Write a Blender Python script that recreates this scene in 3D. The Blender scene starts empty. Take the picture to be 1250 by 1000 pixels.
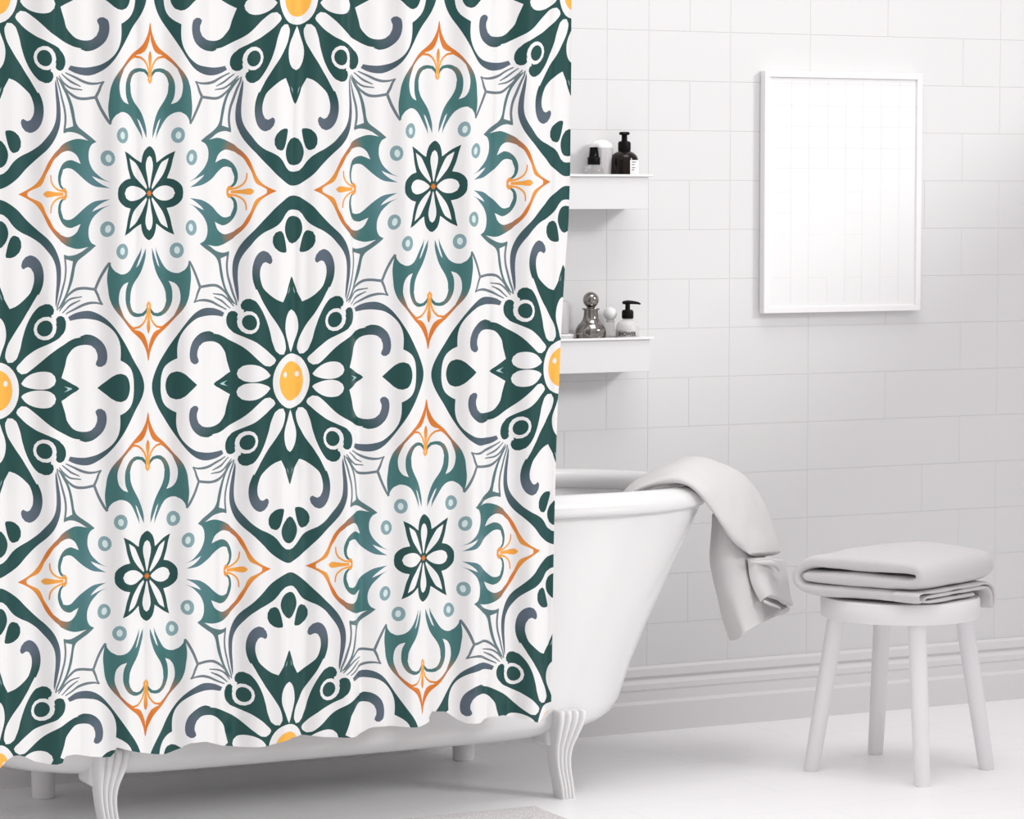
import bpy, bmesh, math, random
import numpy as np
from mathutils import Vector, Matrix
from mathutils.geometry import delaunay_2d_cdt
random.seed(7)
SC = bpy.context.scene
COL = SC.collection
PI = math.pi

# ------------------------------------------------------------------ helpers
def lin(r, g, b):
    f = lambda c: (c/255/12.92) if c/255 <= .04045 else ((c/255+.055)/1.055)**2.4
    return (f(r), f(g), f(b), 1.0)

def mat(name, col, rough=.5, metal=0., trans=0., ior=1.45, spec=.5, bump=0., bscale=200., coat=0., mottle=None):
    m = bpy.data.materials.new(name); m.use_nodes = True
    nt = m.node_tree; b = nt.nodes['Principled BSDF']
    b.inputs['Base Color'].default_value = col
    b.inputs['Roughness'].default_value = rough
    b.inputs['Metallic'].default_value = metal
    b.inputs['Transmission Weight'].default_value = trans
    b.inputs['IOR'].default_value = ior
    b.inputs['Specular IOR Level'].default_value = spec
    b.inputs['Coat Weight'].default_value = coat
    if bump or mottle:
        tc = nt.nodes.new('ShaderNodeTexCoord')
        n = nt.nodes.new('ShaderNodeTexNoise'); n.inputs['Scale'].default_value = bscale
        n.inputs['Detail'].default_value = 3
        nt.links.new(tc.outputs['Object'], n.inputs['Vector'])
        if bump:
            bp = nt.nodes.new('ShaderNodeBump'); bp.inputs['Strength'].default_value = bump
            bp.inputs['Distance'].default_value = .002
            nt.links.new(n.outputs['Fac'], bp.inputs['Height']); nt.links.new(bp.outputs['Normal'], b.inputs['Normal'])
        if mottle:
            r = nt.nodes.new('ShaderNodeValToRGB')
            r.color_ramp.elements[0].position = .35; r.color_ramp.elements[1].position = .65
            r.color_ramp.elements[0].color = mottle; r.color_ramp.elements[1].color = col
            nt.links.new(n.outputs['Fac'], r.inputs['Fac']); nt.links.new(r.outputs['Color'], b.inputs['Base Color'])
    return m

def obj(name, bm, m, parent=None, smooth=True, angle=40):
    me = bpy.data.meshes.new(name)
    bmesh.ops.recalc_face_normals(bm, faces=bm.faces)
    bm.to_mesh(me); bm.free()
    o = bpy.data.objects.new(name, me); COL.objects.link(o)
    for mm in (m if isinstance(m, (list, tuple)) else [m]): me.materials.append(mm)
    if smooth:
        me.shade_smooth() if hasattr(me, 'shade_smooth') else None
        me.set_sharp_from_angle(angle=math.radians(angle))
    if parent:
        o.parent = parent
        o.location = -Vector(parent.location)     # meshes are modelled in room coordinates
    return o

def thing(name, loc, label, cat, group=None):
    o = bpy.data.objects.new(name, None); COL.objects.link(o)
    o.empty_display_size = .05; o.location = loc
    return tag(o, label, cat, group)

def tag(o, label, cat, group=None):
    o['label'] = label; o['category'] = cat
    if group: o['group'] = group
    return o

def structure(o): o['kind'] = 'structure'; return o

def box(bm, x0, x1, y0, y1, z0, z1, bev=0., seg=2, mi=0):
    r = bmesh.ops.create_cube(bm, size=1)
    for v in r['verts']:
        v.co = Vector(((x0+x1)/2+v.co.x*(x1-x0), (y0+y1)/2+v.co.y*(y1-y0), (z0+z1)/2+v.co.z*(z1-z0)))
    fs = list({f for v in r['verts'] for f in v.link_faces})
    for f in fs: f.material_index = mi
    if bev:
        es = list({e for v in r['verts'] for e in v.link_edges})
        bmesh.ops.bevel(bm, geom=es, offset=bev, segments=seg, affect='EDGES', profile=.6)

def loft(bm, rings, closed=True, cap0=True, cap1=True, mi=0):
    """rings: lists of points with the same count, joined in order"""
    R = [[bm.verts.new(p) for p in r] for r in rings]
    n = len(R[0])
    for a, b in zip(R, R[1:]):
        for i in range(n if closed else n-1):
            j = (i+1) % n
            f = bm.faces.new((a[i], a[j], b[j], b[i])); f.material_index = mi
    if closed and cap0: bm.faces.new(R[0][::-1]).material_index = mi
    if closed and cap1: bm.faces.new(R[-1]).material_index = mi
    return R

def lathe(bm, cx, cy, prof, n=40, mi=0, cap=True):
    rings = [[(cx+r*math.cos(2*PI*i/n), cy+r*math.sin(2*PI*i/n), z) for i in range(n)] for r, z in prof]
    loft(bm, rings, True, cap, cap, mi)

def tube(bm, pts, rad, n=12, mi=0):
    pts = [Vector(p) for p in pts]; rings = []
    for i, p in enumerate(pts):
        d = (pts[min(i+1, len(pts)-1)]-pts[max(i-1, 0)]).normalized()
        up = Vector((0, 0, 1)) if abs(d.z) < .9 else Vector((1, 0, 0))
        s = d.cross(up).normalized(); t = s.cross(d)
        r = rad[i] if isinstance(rad, (list, tuple)) else rad
        rings.append([p+(s*math.cos(2*PI*k/n)+t*math.sin(2*PI*k/n))*r for k in range(n)])
    loft(bm, rings, True, True, True, mi)

def spline(pts, sub=6):
    """Catmull-Rom through points of any dimension"""
    P = [np.array(p, float) for p in pts]; out = []
    for i in range(len(P)-1):
        a = P[max(i-1, 0)]; b = P[i]; c = P[i+1]; d = P[min(i+2, len(P)-1)]
        for k in range(sub):
            t = k/sub
            out.append(.5*((2*b)+(-a+c)*t+(2*a-5*b+4*c-d)*t*t+(-a+3*b-3*c+d)*t**3))
    out.append(P[-1]); return out

def interp(x, tab):
    if x <= tab[0][0]: return tab[0][1]
    for (a, b), (c, d) in zip(tab, tab[1:]):
        if x <= c: return b+(d-b)*(x-a)/(c-a)
    return tab[-1][1]

# ------------------------------------------------------------------ materials
M = {}
M['tile'] = mat('glazed_wall_tile', (.73,.73,.73,1), .42, spec=.35)
M['grout'] = mat('white_grout', (.70,.70,.70,1), .8, spec=.2)
M['paint'] = mat('white_paint', (.75,.745,.75,1), .4, spec=.4)
M['ceramic'] = mat('white_enamel', (.77,.77,.77,1), .2, spec=.5, coat=.25)
M['lacquer'] = mat('white_lacquer', (.76,.76,.765,1), .35, spec=.4)
M['stool'] = mat('white_painted_wood', (.83,.82,.83,1), .38, spec=.4)
M['towel'] = mat('pale_grey_terry', (.67,.66,.66,1), .95, spec=.1, bump=.6, bscale=420)
M['towel2'] = mat('grey_terry', (.65,.635,.64,1), .95, spec=.1, bump=.6, bscale=420)
M['mat'] = mat('speckled_grey_pile', (.78,.755,.76,1), .95, spec=.1, bump=1., bscale=260, mottle=(.50,.48,.485,1))
M['black'] = mat('black_plastic', (.004,.004,.004,1), .45, spec=.15)
M['amber'] = mat('dark_amber_glass', (.010,.006,.004,1), .08, spec=.25, coat=.1)
M['clear'] = mat('clear_glass', (.96,.955,.95,1), .03, trans=.8, ior=1.15)
M['cap'] = mat('thin_clear_plastic', (.97,.97,.97,1), .02, trans=1., ior=1.02)
M['soap'] = mat('clear_liquid_bottle', (.90,.89,.87,1), .12, trans=.45, ior=1.38)
M['chrome'] = mat('polished_pewter', (.29,.27,.255,1), .09, metal=1.)
M['cup'] = mat('grey_ceramic', (.50,.48,.49,1), .4)
M['white'] = mat('white_gloss', (.84,.84,.84,1), .25)
M['labelw'] = mat('white_label', (.86,.86,.86,1), .6)
M['labelg'] = mat('grey_label', (.60,.58,.58,1), .6)
M['ink'] = mat('dark_ink', (.03,.03,.03,1), .6)
M['inkg'] = mat('grey_ink', (.28,.27,.27,1), .6)
M['poster'] = mat('white_poster', (.84,.84,.84,1), .5, spec=.3)
M['line'] = mat('faint_grey_line', (.765,.765,.765,1), .5, spec=.3)
M['frame'] = mat('white_frame', (.88,.875,.88,1), .35)
M['steel'] = mat('brushed_steel', (.6,.6,.6,1), .3, metal=1.)

# floor: big pale tiles with hairline joints
M['floor'] = mat('pale_floor_tile', (.93,.93,.93,1), .34, spec=.4)
nt = M['floor'].node_tree
tc = nt.nodes.new('ShaderNodeTexCoord'); bk = nt.nodes.new('ShaderNodeTexBrick')
bk.inputs['Color1'].default_value = (.93,.93,.93,1); bk.inputs['Color2'].default_value = (.925,.925,.93,1)
bk.inputs['Mortar'].default_value = (.83,.825,.825,1); bk.inputs['Scale'].default_value = 1.
bk.inputs['Mortar Size'].default_value = .0015; bk.inputs['Brick Width'].default_value = .9; bk.inputs['Row Height'].default_value = .22
nt.links.new(tc.outputs['Object'], bk.inputs['Vector'])
nt.links.new(bk.outputs['Color'], nt.nodes['Principled BSDF'].inputs['Base Color'])

# printed curtain: the print's inks are stored per face corner
M['print'] = mat('printed_polyester', (1,1,1,1), .38, spec=.35)
nt = M['print'].node_tree; at = nt.nodes.new('ShaderNodeVertexColor'); at.layer_name = 'ink'
nt.links.new(at.outputs['Color'], nt.nodes['Principled BSDF'].inputs['Base Color'])

# ------------------------------------------------------------------ room
WY = 7.525
bm = bmesh.new(); box(bm, -.5, 8.5, -.6, WY+.1, -.05, 0)
structure(obj('floor', bm, M['floor'], smooth=False))

# tiled back wall: slabs with open joints over a grout bed
bm = bmesh.new(); box(bm, -.5, 6.6, WY, WY+.1, 0, 2.75, mi=1)
U0, U = 4.0588, .13085
rows = [.1625+.1375*k for k in range(20)]
rows[0] = .16
odd = [0, 2, 3, 5, 7, 10]; even = [-1, 1, 3, 5, 7, 9]     # joints on the half-tile grid, one pattern every ten
for r in range(len(rows)-1):
    base = {0: [1, 2, 3, 5, 7, 10], 1: [0, 1, 3, 5, 9], 2: [1, 2, 3, 5, 8, 10], 3: [0, 1, 3, 5, 9], 4: [0, 1, 2, 3, 5, 7, 10], 5: [1, 3, 5, 9]}[[4, 1, 0, 3, 2, 5][(r+1) % 6]]
    xs = sorted({U0+U*(b+10*c) for b in base for c in (-4, -3, -2, -1, 0, 1)})
    xs = [x for x in xs if -.45 < x < 6.55]
    for a, b in zip(xs, xs[1:]):
        g = .0007; x0, x1, z0, z1 = a+g, b-g, rows[r]+g, rows[r+1]-g; d = .0009
        q = [bm.verts.new(p) for p in [(x0, WY+.001, z0), (x1, WY+.001, z0), (x1, WY+.001, z1), (x0, WY+.001, z1),
             (x0+.0009, WY-d, z0+.0009), (x1-.0009, WY-d, z0+.0009), (x1-.0009, WY-d, z1-.0009), (x0+.0009, WY-d, z1-.0009)]]
        for f in ((4, 5, 6, 7), (0, 1, 5, 4), (1, 2, 6, 5), (2, 3, 7, 6), (3, 0, 4, 7)):
            bm.faces.new([q[k] for k in f])
structure(obj('wall_back', bm, [M['tile'], M['grout']], smooth=False))

# moulded baseboard
prof = [(0, 0), (.021, 0), (.021, .078), (.014, .087), (.014, .112), (.0125, .114), (.0125, .117), (.0155, .119), (.0155, .134), (.007, .146), (.005, .151),
        (.005, .1525), (.011, .154), (.012, .156), (.012, .176), (.007, .1835), (0, .1835)]
bm = bmesh.new()
loft(bm, [[(x, WY-.0015-d, z) for d, z in prof] for x in (-.45, 6.2)])
structure(obj('baseboard_back', bm, M['paint'], smooth=False))

# low right-hand wall, unseen, added to shade the lower right of the back wall
XR = 6.2
SHADE_TOP = 2.14
bm = bmesh.new(); box(bm, XR, XR+.12, 3.6, WY, 0, SHADE_TOP)
structure(obj('shade_wall', bm, M['paint'], smooth=False))
# ------------------------------------------------------------------ shower curtain
# ornament of one quarter repeat: [ink, outline]; the repeat is mirrored both ways
SHAPES=[[2,[[.4866,0],[.4841,.0163],[.4739,.0381],[.4582,.06],[.4388,.0819],[.4233,.1012],[.4,.1315],[.3806,.1564],[.3615,.1759],[.3426,.1885],[.3203,.1973],[.2982,.2009],[.2726,.1991],[.2508,.1937],[.2309,.1857],[.2386,.1758],[.2623,.1794],[.2879,.1806],[.3137,.1783],[.3358,.174],[.3583,.1635],[.3772,.1482],[.3909,.1288],[.3972,.1096],[.3987,.0904],[.398,.0712],[.4137,.0643],[.4327,.0519],[.4445,.0355],[.4497,.0164],[.4504,0]]],
[2,[[0,.4873],[.0198,.4839],[.0418,.4739],[.0677,.4576],[.09,.4386],[.1123,.421],[.1346,.4035],[.157,.386],[.1757,.3672],[.1891,.3474],[.1989,.3249],[.2022,.3027],[.2004,.278],[.1947,.2534],[.1891,.2316],[.1832,.2104],[.181,.221],[.1825,.2457],[.1853,.2731],[.1851,.3007],[.1808,.3202],[.1693,.34],[.1505,.3601],[.1317,.3774],[.1058,.3923],[.0801,.402],[.058,.4129],[.0431,.426],[.0319,.4389],[.0189,.4477],[0,.4508]]],
[1,[[0,0],[.0883,.0],[.0866,.0172],[.0816,.0337],[.0734,.0489],[.0625,.0622],[.0491,.0732],[.0338,.0813],[.0172,.0863],[.0,.088]]],
[1,[[0,.276],[.0091,.2618],[.0187,.242],[.0207,.2351],[.0379,.2092],[.056,.2146],[.0741,.2241],[.092,.2365],[.1063,.2491],[.1149,.2679],[.118,.2843],[.1157,.301],[.1081,.3123],[.0989,.3157],[.0917,.3134],[.0845,.3098],[.0782,.313],[.0762,.3199],[.0802,.3307],[.0909,.341],[.1053,.3455],[.1219,.3407],[.135,.3277],[.1429,.308],[.1447,.2859],[.1406,.2641],[.1302,.2425],[.1196,.2319],[.1073,.2133],[.0932,.1952],[.079,.1771],[.0612,.1567],[.0471,.1388],[.0329,.1183],[.026,.0998],[.0246,.0836],[.0323,.0715],[0,.0098]]],
[1,[[0,0],[.0773,.0411],[.0938,.0428],[.1119,.0533],[.13,.0661],[.148,.0805],[.166,.0935],[.1877,.105],[.2094,.1137],[.2312,.1224],[.253,.1297],[.2748,.1357],[.2894,.1398],[.3152,.1369],[.3376,.1267],[.3529,.1128],[.361,.0935],[.3617,.0742],[.3567,.0605],[.3459,.0545],[.3348,.0551],[.3272,.0608],[.3288,.0676],[.333,.0744],[.3325,.0882],[.3257,.1007],[.3125,.1095],[.294,.1129],[.272,.1118],[.2538,.1062],[.2395,.0958],[.2252,.0813],[.2185,.0623],[.2041,.0299],[.2273,.0206],[.2497,.0114],[.2704,0]]],
[1,[[.0167,.0354],[.0323,.0715],[.047,.072],[.0597,.0803],[.0667,.0933],[.0736,.1091],[.0786,.1278],[.0854,.1464],[.0923,.1623],[.1045,.1833],[.1186,.2016],[.1329,.2148],[.1492,.221],[.162,.2204],[.1714,.2145],[.1764,.2046],[.1738,.1951],[.1666,.1913],[.1706,.1815],[.178,.1784],[.1833,.1837],[.1923,.1888],[.2033,.1897],[.2144,.1851],[.2214,.1738],[.2208,.1586],[.2121,.1452],[.1941,.1322],[.1724,.1235],[.1506,.1148],[.1288,.1061],[.1107,.0961],[.0926,.0854],[.0764,.0733],[.0639,.0608],[.0641,.0526]]],
[0,[[.0323,.0715],[.0246,.0836],[.026,.0998],[.0329,.1183],[.0471,.1388],[.0612,.1567],[.079,.1771],[.0932,.1952],[.1073,.2133],[.1196,.2319],[.1283,.2453],[.1543,.2332],[.1492,.221],[.1329,.2148],[.1186,.2016],[.1045,.1833],[.0923,.1623],[.0854,.1464],[.0786,.1278],[.0736,.1091],[.0667,.0933],[.0597,.0803],[.047,.072]]],
[0,[[.0773,.0411],[.0642,.0485],[.0595,.0571],[.0638,.0635],[.0782,.0745],[.0926,.0854],[.1107,.0961],[.1288,.1061],[.1506,.1143],[.1724,.1227],[.1942,.1317],[.2121,.1447],[.2377,.1469],[.2749,.1329],[.253,.1297],[.2312,.1224],[.2094,.1137],[.1877,.105],[.166,.0935],[.148,.0805],[.13,.0661],[.1119,.0533],[.0938,.0428]]],
[0,[[0,.1892],[.011,.1841],[.0205,.1725],[.0257,.1571],[.0269,.1379],[.0219,.1193],[.0131,.101],[.0062,.0854],[0,.0758]]],
[0,[[.0761,.0172],[.0869,.0284],[.105,.0389],[.1269,.0456],[.149,.0474],[.1675,.0438],[.1788,.0351],[.1829,.0239],[.1777,.0131],[.165,.0054],[.1467,.0015],[.1208,.002],[.0986,.0061],[.0818,.0119]]],
[0,[[.182,.1477],[.1726,.1364],[.1588,.1294],[.1435,.1282],[.1297,.133],[.1202,.1427],[.1168,.1556],[.1202,.169],[.1296,.1803],[.1434,.1873],[.1586,.1885],[.1724,.1837],[.1819,.174],[.1854,.1611]]],
[0,[[.1667,.1885],[.1731,.1932],[.1847,.1974],[.1905,.1889],[.183,.1818],[.1856,.1698],[.1725,.1773]]],
[1,[[.1695,.1514],[.1631,.1436],[.1538,.1388],[.1436,.1379],[.1344,.141],[.1281,.1476],[.1259,.1564],[.1283,.1655],[.1347,.1733],[.144,.1781],[.1542,.179],[.1634,.1759],[.1697,.1693],[.1719,.1605]]],
[0,[[0,0],[.0684,.0],[.0671,.0142],[.0632,.0279],[.0569,.0405],[.0483,.0516],[.038,.0607],[.0262,.0674],[.0133,.0716],[.0,.073]]],
[6,[[0,0],[.047,.0],[.0461,.0103],[.0434,.0201],[.0391,.0292],[.0332,.0372],[.0261,.0437],[.018,.0486],[.0092,.0516],[.0,.0526]]],
[8,[[.2122,.008],[.2465,0],[.2138,0],[.23,0]]],
[8,[[0,.2505],[0,.2438],[0,.233],[0,.2383]]],
[8,[[.0075,.2497],[.0107,.2413],[.0146,.2301],[.0097,.2373]]],
[11,[[.3332,0],[.3458,.0083],[.3602,.0179],[.3746,.0288],[.3873,.0351],[.4001,.037],[.415,.0328],[.4266,.0205],[.4322,0]]],
[11,[[0,.4345],[.0139,.4321],[.0268,.4227],[.0338,.406],[.0324,.3911],[.0244,.3765],[.0137,.3662],[0,.3616]]],
[11,[[.0548,.3958],[.0676,.3918],[.076,.3803],[.0767,.3666],[.0687,.352],[.0562,.3432],[.0399,.3387],[.0272,.3395],[.0252,.3451],[.0285,.3585],[.0335,.3746],[.0404,.3892],[.0475,.3951]]],
[4,[[.2213,.3437],[.226,.3129],[.2225,.2849],[.2129,.2602],[.2015,.2332],[.1923,.2159],[.1896,.204],[.1852,.2044],[.1869,.2171],[.1949,.2348],[.2051,.262],[.2145,.2861],[.2178,.3129],[.2133,.3431]]],
[12,[[.3268,.3677],[.309,.356],[.284,.3419],[.2644,.3297],[.2555,.3141],[.2517,.295],[.2462,.276],[.2377,.2571],[.2255,.2383],[.2133,.2196],[.1936,.2066],[.191,.2081],[.2093,.2308],[.2233,.2494],[.2336,.271],[.2401,.2928],[.245,.3118],[.248,.3282],[.2315,.3323],[.2223,.3343],[.2168,.3373],[.2135,.3468],[.2312,.3428],[.253,.3446],[.2746,.3519],[.2996,.3646]]],
[4,[[.323,.2519],[.285,.2556],[.2612,.2535],[.2424,.2448],[.2243,.2328],[.2022,.211],[.1992,.2126],[.2197,.2358],[.2372,.2498],[.258,.2603],[.2852,.2628],[.3242,.2591]]],
[4,[[.3702,.3224],[.3601,.309],[.3432,.2821],[.3292,.255],[.3202,.2576],[.3348,.2849],[.3525,.312],[.3632,.3254]]],
[4,[[.328,.257],[.3373,.2408],[.3427,.2267],[.3497,.2162],[.3445,.214],[.3361,.2247],[.3295,.2384],[.3192,.254]]],
[4,[[.3453,.2152],[.33,.2179],[.3054,.2173],[.2811,.2122],[.252,.2019],[.2224,.1924],[.2206,.1954],[.249,.2065],[.2777,.2186],[.3042,.2241],[.3308,.2229],[.3467,.2184]]],
[4,[[.278,.2359],[.2425,.2302],[.2173,.2174],[.1965,.2009],[.1937,.2027],[.2129,.2212],[.2401,.2348],[.2774,.2387]]],
[4,[[.2727,.2271],[.2438,.2147],[.2078,.1956],[.2056,.1978],[.2398,.2193],[.2711,.2295]]],
[3,[[.3667,.3253],[.3708,.3128],[.3822,.3002],[.3971,.2935],[.4153,.2952],[.4332,.3043],[.4471,.3189],[.4609,.3376],[.4712,.3536],[.4751,.363],[.4724,.3427],[.4651,.3266],[.4578,.3091],[.4655,.3157],[.4757,.3345],[.4841,.3505],[.4891,.3598],[.4882,.3395],[.4818,.318],[.4718,.2965],[.4597,.2805],[.4458,.2645],[.4356,.2457],[.4329,.2239],[.4321,.2239],[.4372,.2074],[.4487,.195],[.4636,.1906],[.4782,.1918],[.4889,.1997],[.4963,.2132],[.4997,.2036],[.4928,.1929],[.484,.1849],[.4676,.1819],[.4492,.1832],[.4343,.1898],[.4228,.2022],[.4155,.2188],[.414,.2379],[.4169,.257],[.4253,.2732],[.4091,.2681],[.3968,.2547],[.3921,.2356],[.3928,.2192],[.3989,.2027],[.4089,.1833],[.4016,.1807],[.3902,.1919],[.3767,.2085],[.3687,.2251],[.3645,.2389],[.3619,.2582],[.3593,.2802],[.361,.3021]]],
[5,[[.4016,.1807],[.4208,.1613],[.4398,.146],[.4586,.1349],[.4739,.1225],[.4856,.106],[.4937,.0897],[.5,.0665],[.5,.0964],[.4984,.1086],[.4902,.1277],[.4805,.1401],[.4692,.1457],[.4544,.1486],[.4505,.1541],[.4392,.1597],[.4241,.1694],[.4089,.1833]]],
[5,[[.4479,.1557],[.4673,.1582],[.4778,.1647],[.4865,.1749],[.4917,.1879],[.4938,.2009],[.4912,.2106],[.4944,.2187],[.5,.2167],[.4988,.2104],[.5,.2009],[.4981,.1869],[.4921,.1729],[.4826,.1617],[.4703,.1532],[.4495,.1497]]],
[5,[[.5,.2231],[.4982,.2213],[.4938,.2132],[.4993,.2123],[.5,.2155],[.5,.2165]]],
[5,[[.5,.2036],[.4976,.1847],[.4946,.1684],[.4939,.1521],[.5,.1379]]],
[3,[[.3268,.3677],[.312,.3738],[.3024,.3865],[.3,.4032],[.3031,.4195],[.3151,.4383],[.3327,.4527],[.3504,.4644],[.369,.4718],[.3432,.4647],[.3127,.4544],[.3215,.4628],[.3427,.4757],[.3659,.4862],[.3424,.4839],[.3208,.4807],[.2994,.472],[.2781,.4592],[.2604,.4462],[.2426,.4359],[.2245,.4345],[.2117,.4378],[.2078,.4463],[.2011,.4612],[.2028,.4749],[.2134,.4862],[.211,.4902],[.1997,.4838],[.1924,.4712],[.1912,.4547],[.1968,.4385],[.2085,.4245],[.2251,.416],[.2433,.4138],[.2577,.4182],[.2721,.4236],[.2618,.4048],[.2476,.3944],[.2296,.3902],[.2076,.3948],[.1966,.3988],[.1971,.3828],[.2193,.3708],[.2451,.3628],[.267,.3599],[.2996,.3646]]],
[5,[[.0665,.5],[.0812,.4948],[.1032,.4856],[.1216,.4743],[.1366,.4571],[.1481,.4373],[.1596,.4175],[.1784,.3974],[.1989,.3822],[.2003,.397],[.178,.4126],[.1628,.4339],[.1513,.451],[.1455,.465],[.136,.4792],[.1176,.4869],[.0993,.4946],[.0973,.5]]],
[5,[[.164,.4518],[.1648,.4673],[.1735,.4817],[.1922,.4923],[.211,.4954],[.2193,.4967],[.2207,.4901],[.2124,.4894],[.1952,.4875],[.1781,.4787],[.1696,.4663],[.1676,.4516]]],
[5,[[.2093,.4887],[.2157,.4901],[.2183,.4944],[.2186,.5],[.2274,.4998],[.2267,.4926],[.2211,.4853],[.2117,.4829]]],
[5,[[.1426,.5],[.1464,.4953],[.1537,.4916],[.1646,.4922],[.179,.4946],[.2116,.4962],[.2114,.5]]],
[7,[[.3787,.4059],[.3747,.3976],[.3675,.3917],[.3586,.3894],[.3499,.3911],[.3429,.3965],[.3392,.4045],[.3393,.4136],[.3434,.4218],[.3506,.4277],[.3594,.43],[.3682,.4283],[.3751,.4229],[.3789,.4149]]],
[9,[[.3691,.4087],[.3672,.4044],[.3642,.4013],[.3605,.4],[.357,.4007],[.3543,.4033],[.353,.4072],[.3533,.4117],[.3552,.416],[.3582,.4191],[.3619,.4204],[.3654,.4197],[.368,.4171],[.3694,.4132]]],
[7,[[.4238,.3494],[.4205,.3409],[.414,.3347],[.4054,.3318],[.3965,.333],[.3891,.338],[.3846,.3458],[.3839,.3548],[.3872,.3633],[.3938,.3696],[.4024,.3724],[.4112,.3712],[.4186,.3662],[.4231,.3584]]],
[9,[[.4111,.3516],[.4097,.3475],[.407,.3444],[.4035,.343],[.3999,.3435],[.397,.3458],[.3953,.3495],[.3951,.3538],[.3965,.3579],[.3992,.361],[.4027,.3624],[.4063,.3619],[.4092,.3596],[.4109,.3559]]],
[1,[[.3875,.5],[.389,.487],[.3987,.4743],[.4154,.4649],[.4341,.4617],[.4235,.4367],[.4175,.4124],[.4113,.3924],[.4365,.403],[.4638,.4177],[.472,.4216],[.475,.4052],[.4821,.391],[.4909,.3831],[.5,.3793],[.5,.5]]],
[0,[[.4882,.5],[.4746,.4892],[.4564,.4824],[.4342,.4809],[.4163,.4883],[.4107,.5]]],
[0,[[.4894,.4897],[.4679,.4722],[.4475,.4521],[.4354,.4285],[.4297,.4099],[.4529,.4216],[.4648,.4368],[.477,.4562],[.4915,.4844]]],
[0,[[.5,.4875],[.4927,.4583],[.4875,.4377],[.4873,.4221],[.492,.4098],[.5,.4043]]],
[5,[[.5,.5],[.4895,.5],[.4956,.4967],[.493,.493],[.498,.4948],[.5,.4906]]]]

INK = {0: (.79,.785,.785), 1: lin(28,71,68)[:3], 2: lin(30,74,72)[:3], 11: lin(28,71,68)[:3], 3: lin(62,109,108)[:3], 4: lin(104,117,123)[:3], 12: lin(84,112,114)[:3], 5: lin(206,114,38)[:3],
       6: lin(240,178,74)[:3], 7: lin(128,158,162)[:3], 8: lin(170,200,202)[:3], 9: lin(206,222,222)[:3]}
SLATE = lin(84,96,109)[:3]; PALE = lin(92,130,142)[:3]; GOLD = lin(238,168,72)[:3]; DEEP = lin(28,62,60)[:3]
JN = [[0.4053, 0.1818], [0.1994, 0.3896]]
def ink(c, a, b, up):
    if c == 10: c = 0 if up else 6
    k = INK[c]; t = 0; to = k
    if c == 1:
        d = min(math.hypot((a-.108)*.7, (b-.345)*.87), math.hypot((a-.352)*.7, (b-.075)*.87))
        t = max(0, min(1, (.075-d)/.045)); to = SLATE
    elif c == 2:
        d = math.hypot((a-.193)*.7, (b-.223)*.87); t = max(0, min(1, (.17-d)/.11)); to = SLATE
    elif c == 3:
        d = math.hypot((a-.5)*.7, (b-.5)*.87); t = max(0, min(.8, (.19-d)/.12)); to = PALE
    elif c == 5:
        d = min(math.hypot((a-.5)*.7, (b-.20)*.87), math.hypot((a-.17)*.7, (b-.5)*.87)); t = max(0, min(.8, (.06-d)/.05)); to = GOLD
    if c in (3, 5):
        d = min(math.hypot((a-JN[0][0])*.7, (b-JN[0][1])*.87), math.hypot((a-JN[1][0])*.7, (b-JN[1][1])*.87))
        u = .5*max(0, min(1, (.034-d)/.030)); o = INK[8-c]
        k = [k[i]*(1-u)+o[i]*u for i in range(3)]
    return [k[i]*(1-t)+to[i]*t for i in range(3)]

def smooth_outline(pl, asp=.8):
    n = len(pl); P = [np.array(p) for p in pl]; out = []
    def corner(i):
        a, b, c = P[i-1], P[i], P[(i+1) % n]
        if b[0] in (0., .5) or b[1] in (0., .5): return True
        u, v = (b-a)*[asp, 1], (c-b)*[asp, 1]
        lu, lv = np.hypot(*u), np.hypot(*v)
        if lu < 1e-9 or lv < 1e-9: return True
        return float(u@v)/(lu*lv) < .5
    def mir(b, c):
        ax = b[0] in (0., .5); ay = b[1] in (0., .5)
        if ax == ay: return None
        if ax: return None if c[0] == b[0] else np.array((2*b[0]-c[0], c[1]))
        return None if c[1] == b[1] else np.array((c[0], 2*b[1]-c[1]))
    C = [corner(i) for i in range(n)]
    for i in range(n):
        b, c = P[i], P[(i+1) % n]
        a = 2*b-c if C[i] else P[i-1]; d = 2*c-b if C[(i+1) % n] else P[(i+2) % n]
        ma, mb = mir(b, c), mir(c, b)
        if ma is not None: a = ma
        if mb is not None: d = mb
        if ma is None and mb is None and C[i] and not C[(i+1) % n]: a = b-(d-c)*.3-(c-b)*.7
        if ma is None and mb is None and C[(i+1) % n] and not C[i]: d = c+(b-a)*.3+(c-b)*.7
        L = np.hypot(*((c-b)*[.7, .87]))
        k = max(1, min(6, int(L/.006)))
        onax = (b[0] == c[0] and b[0] in (0., .5)) or (b[1] == c[1] and b[1] in (0., .5))
        if onax: k = 1
        for s in range(k):
            t = s/k
            q = .5*((2*b)+(-a+c)*t+(2*a-5*b+4*c-d)*t*t+(-a+3*b-3*c+d)*t**3)
            out.append(np.clip(q, 0, .5))
    return out

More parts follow.
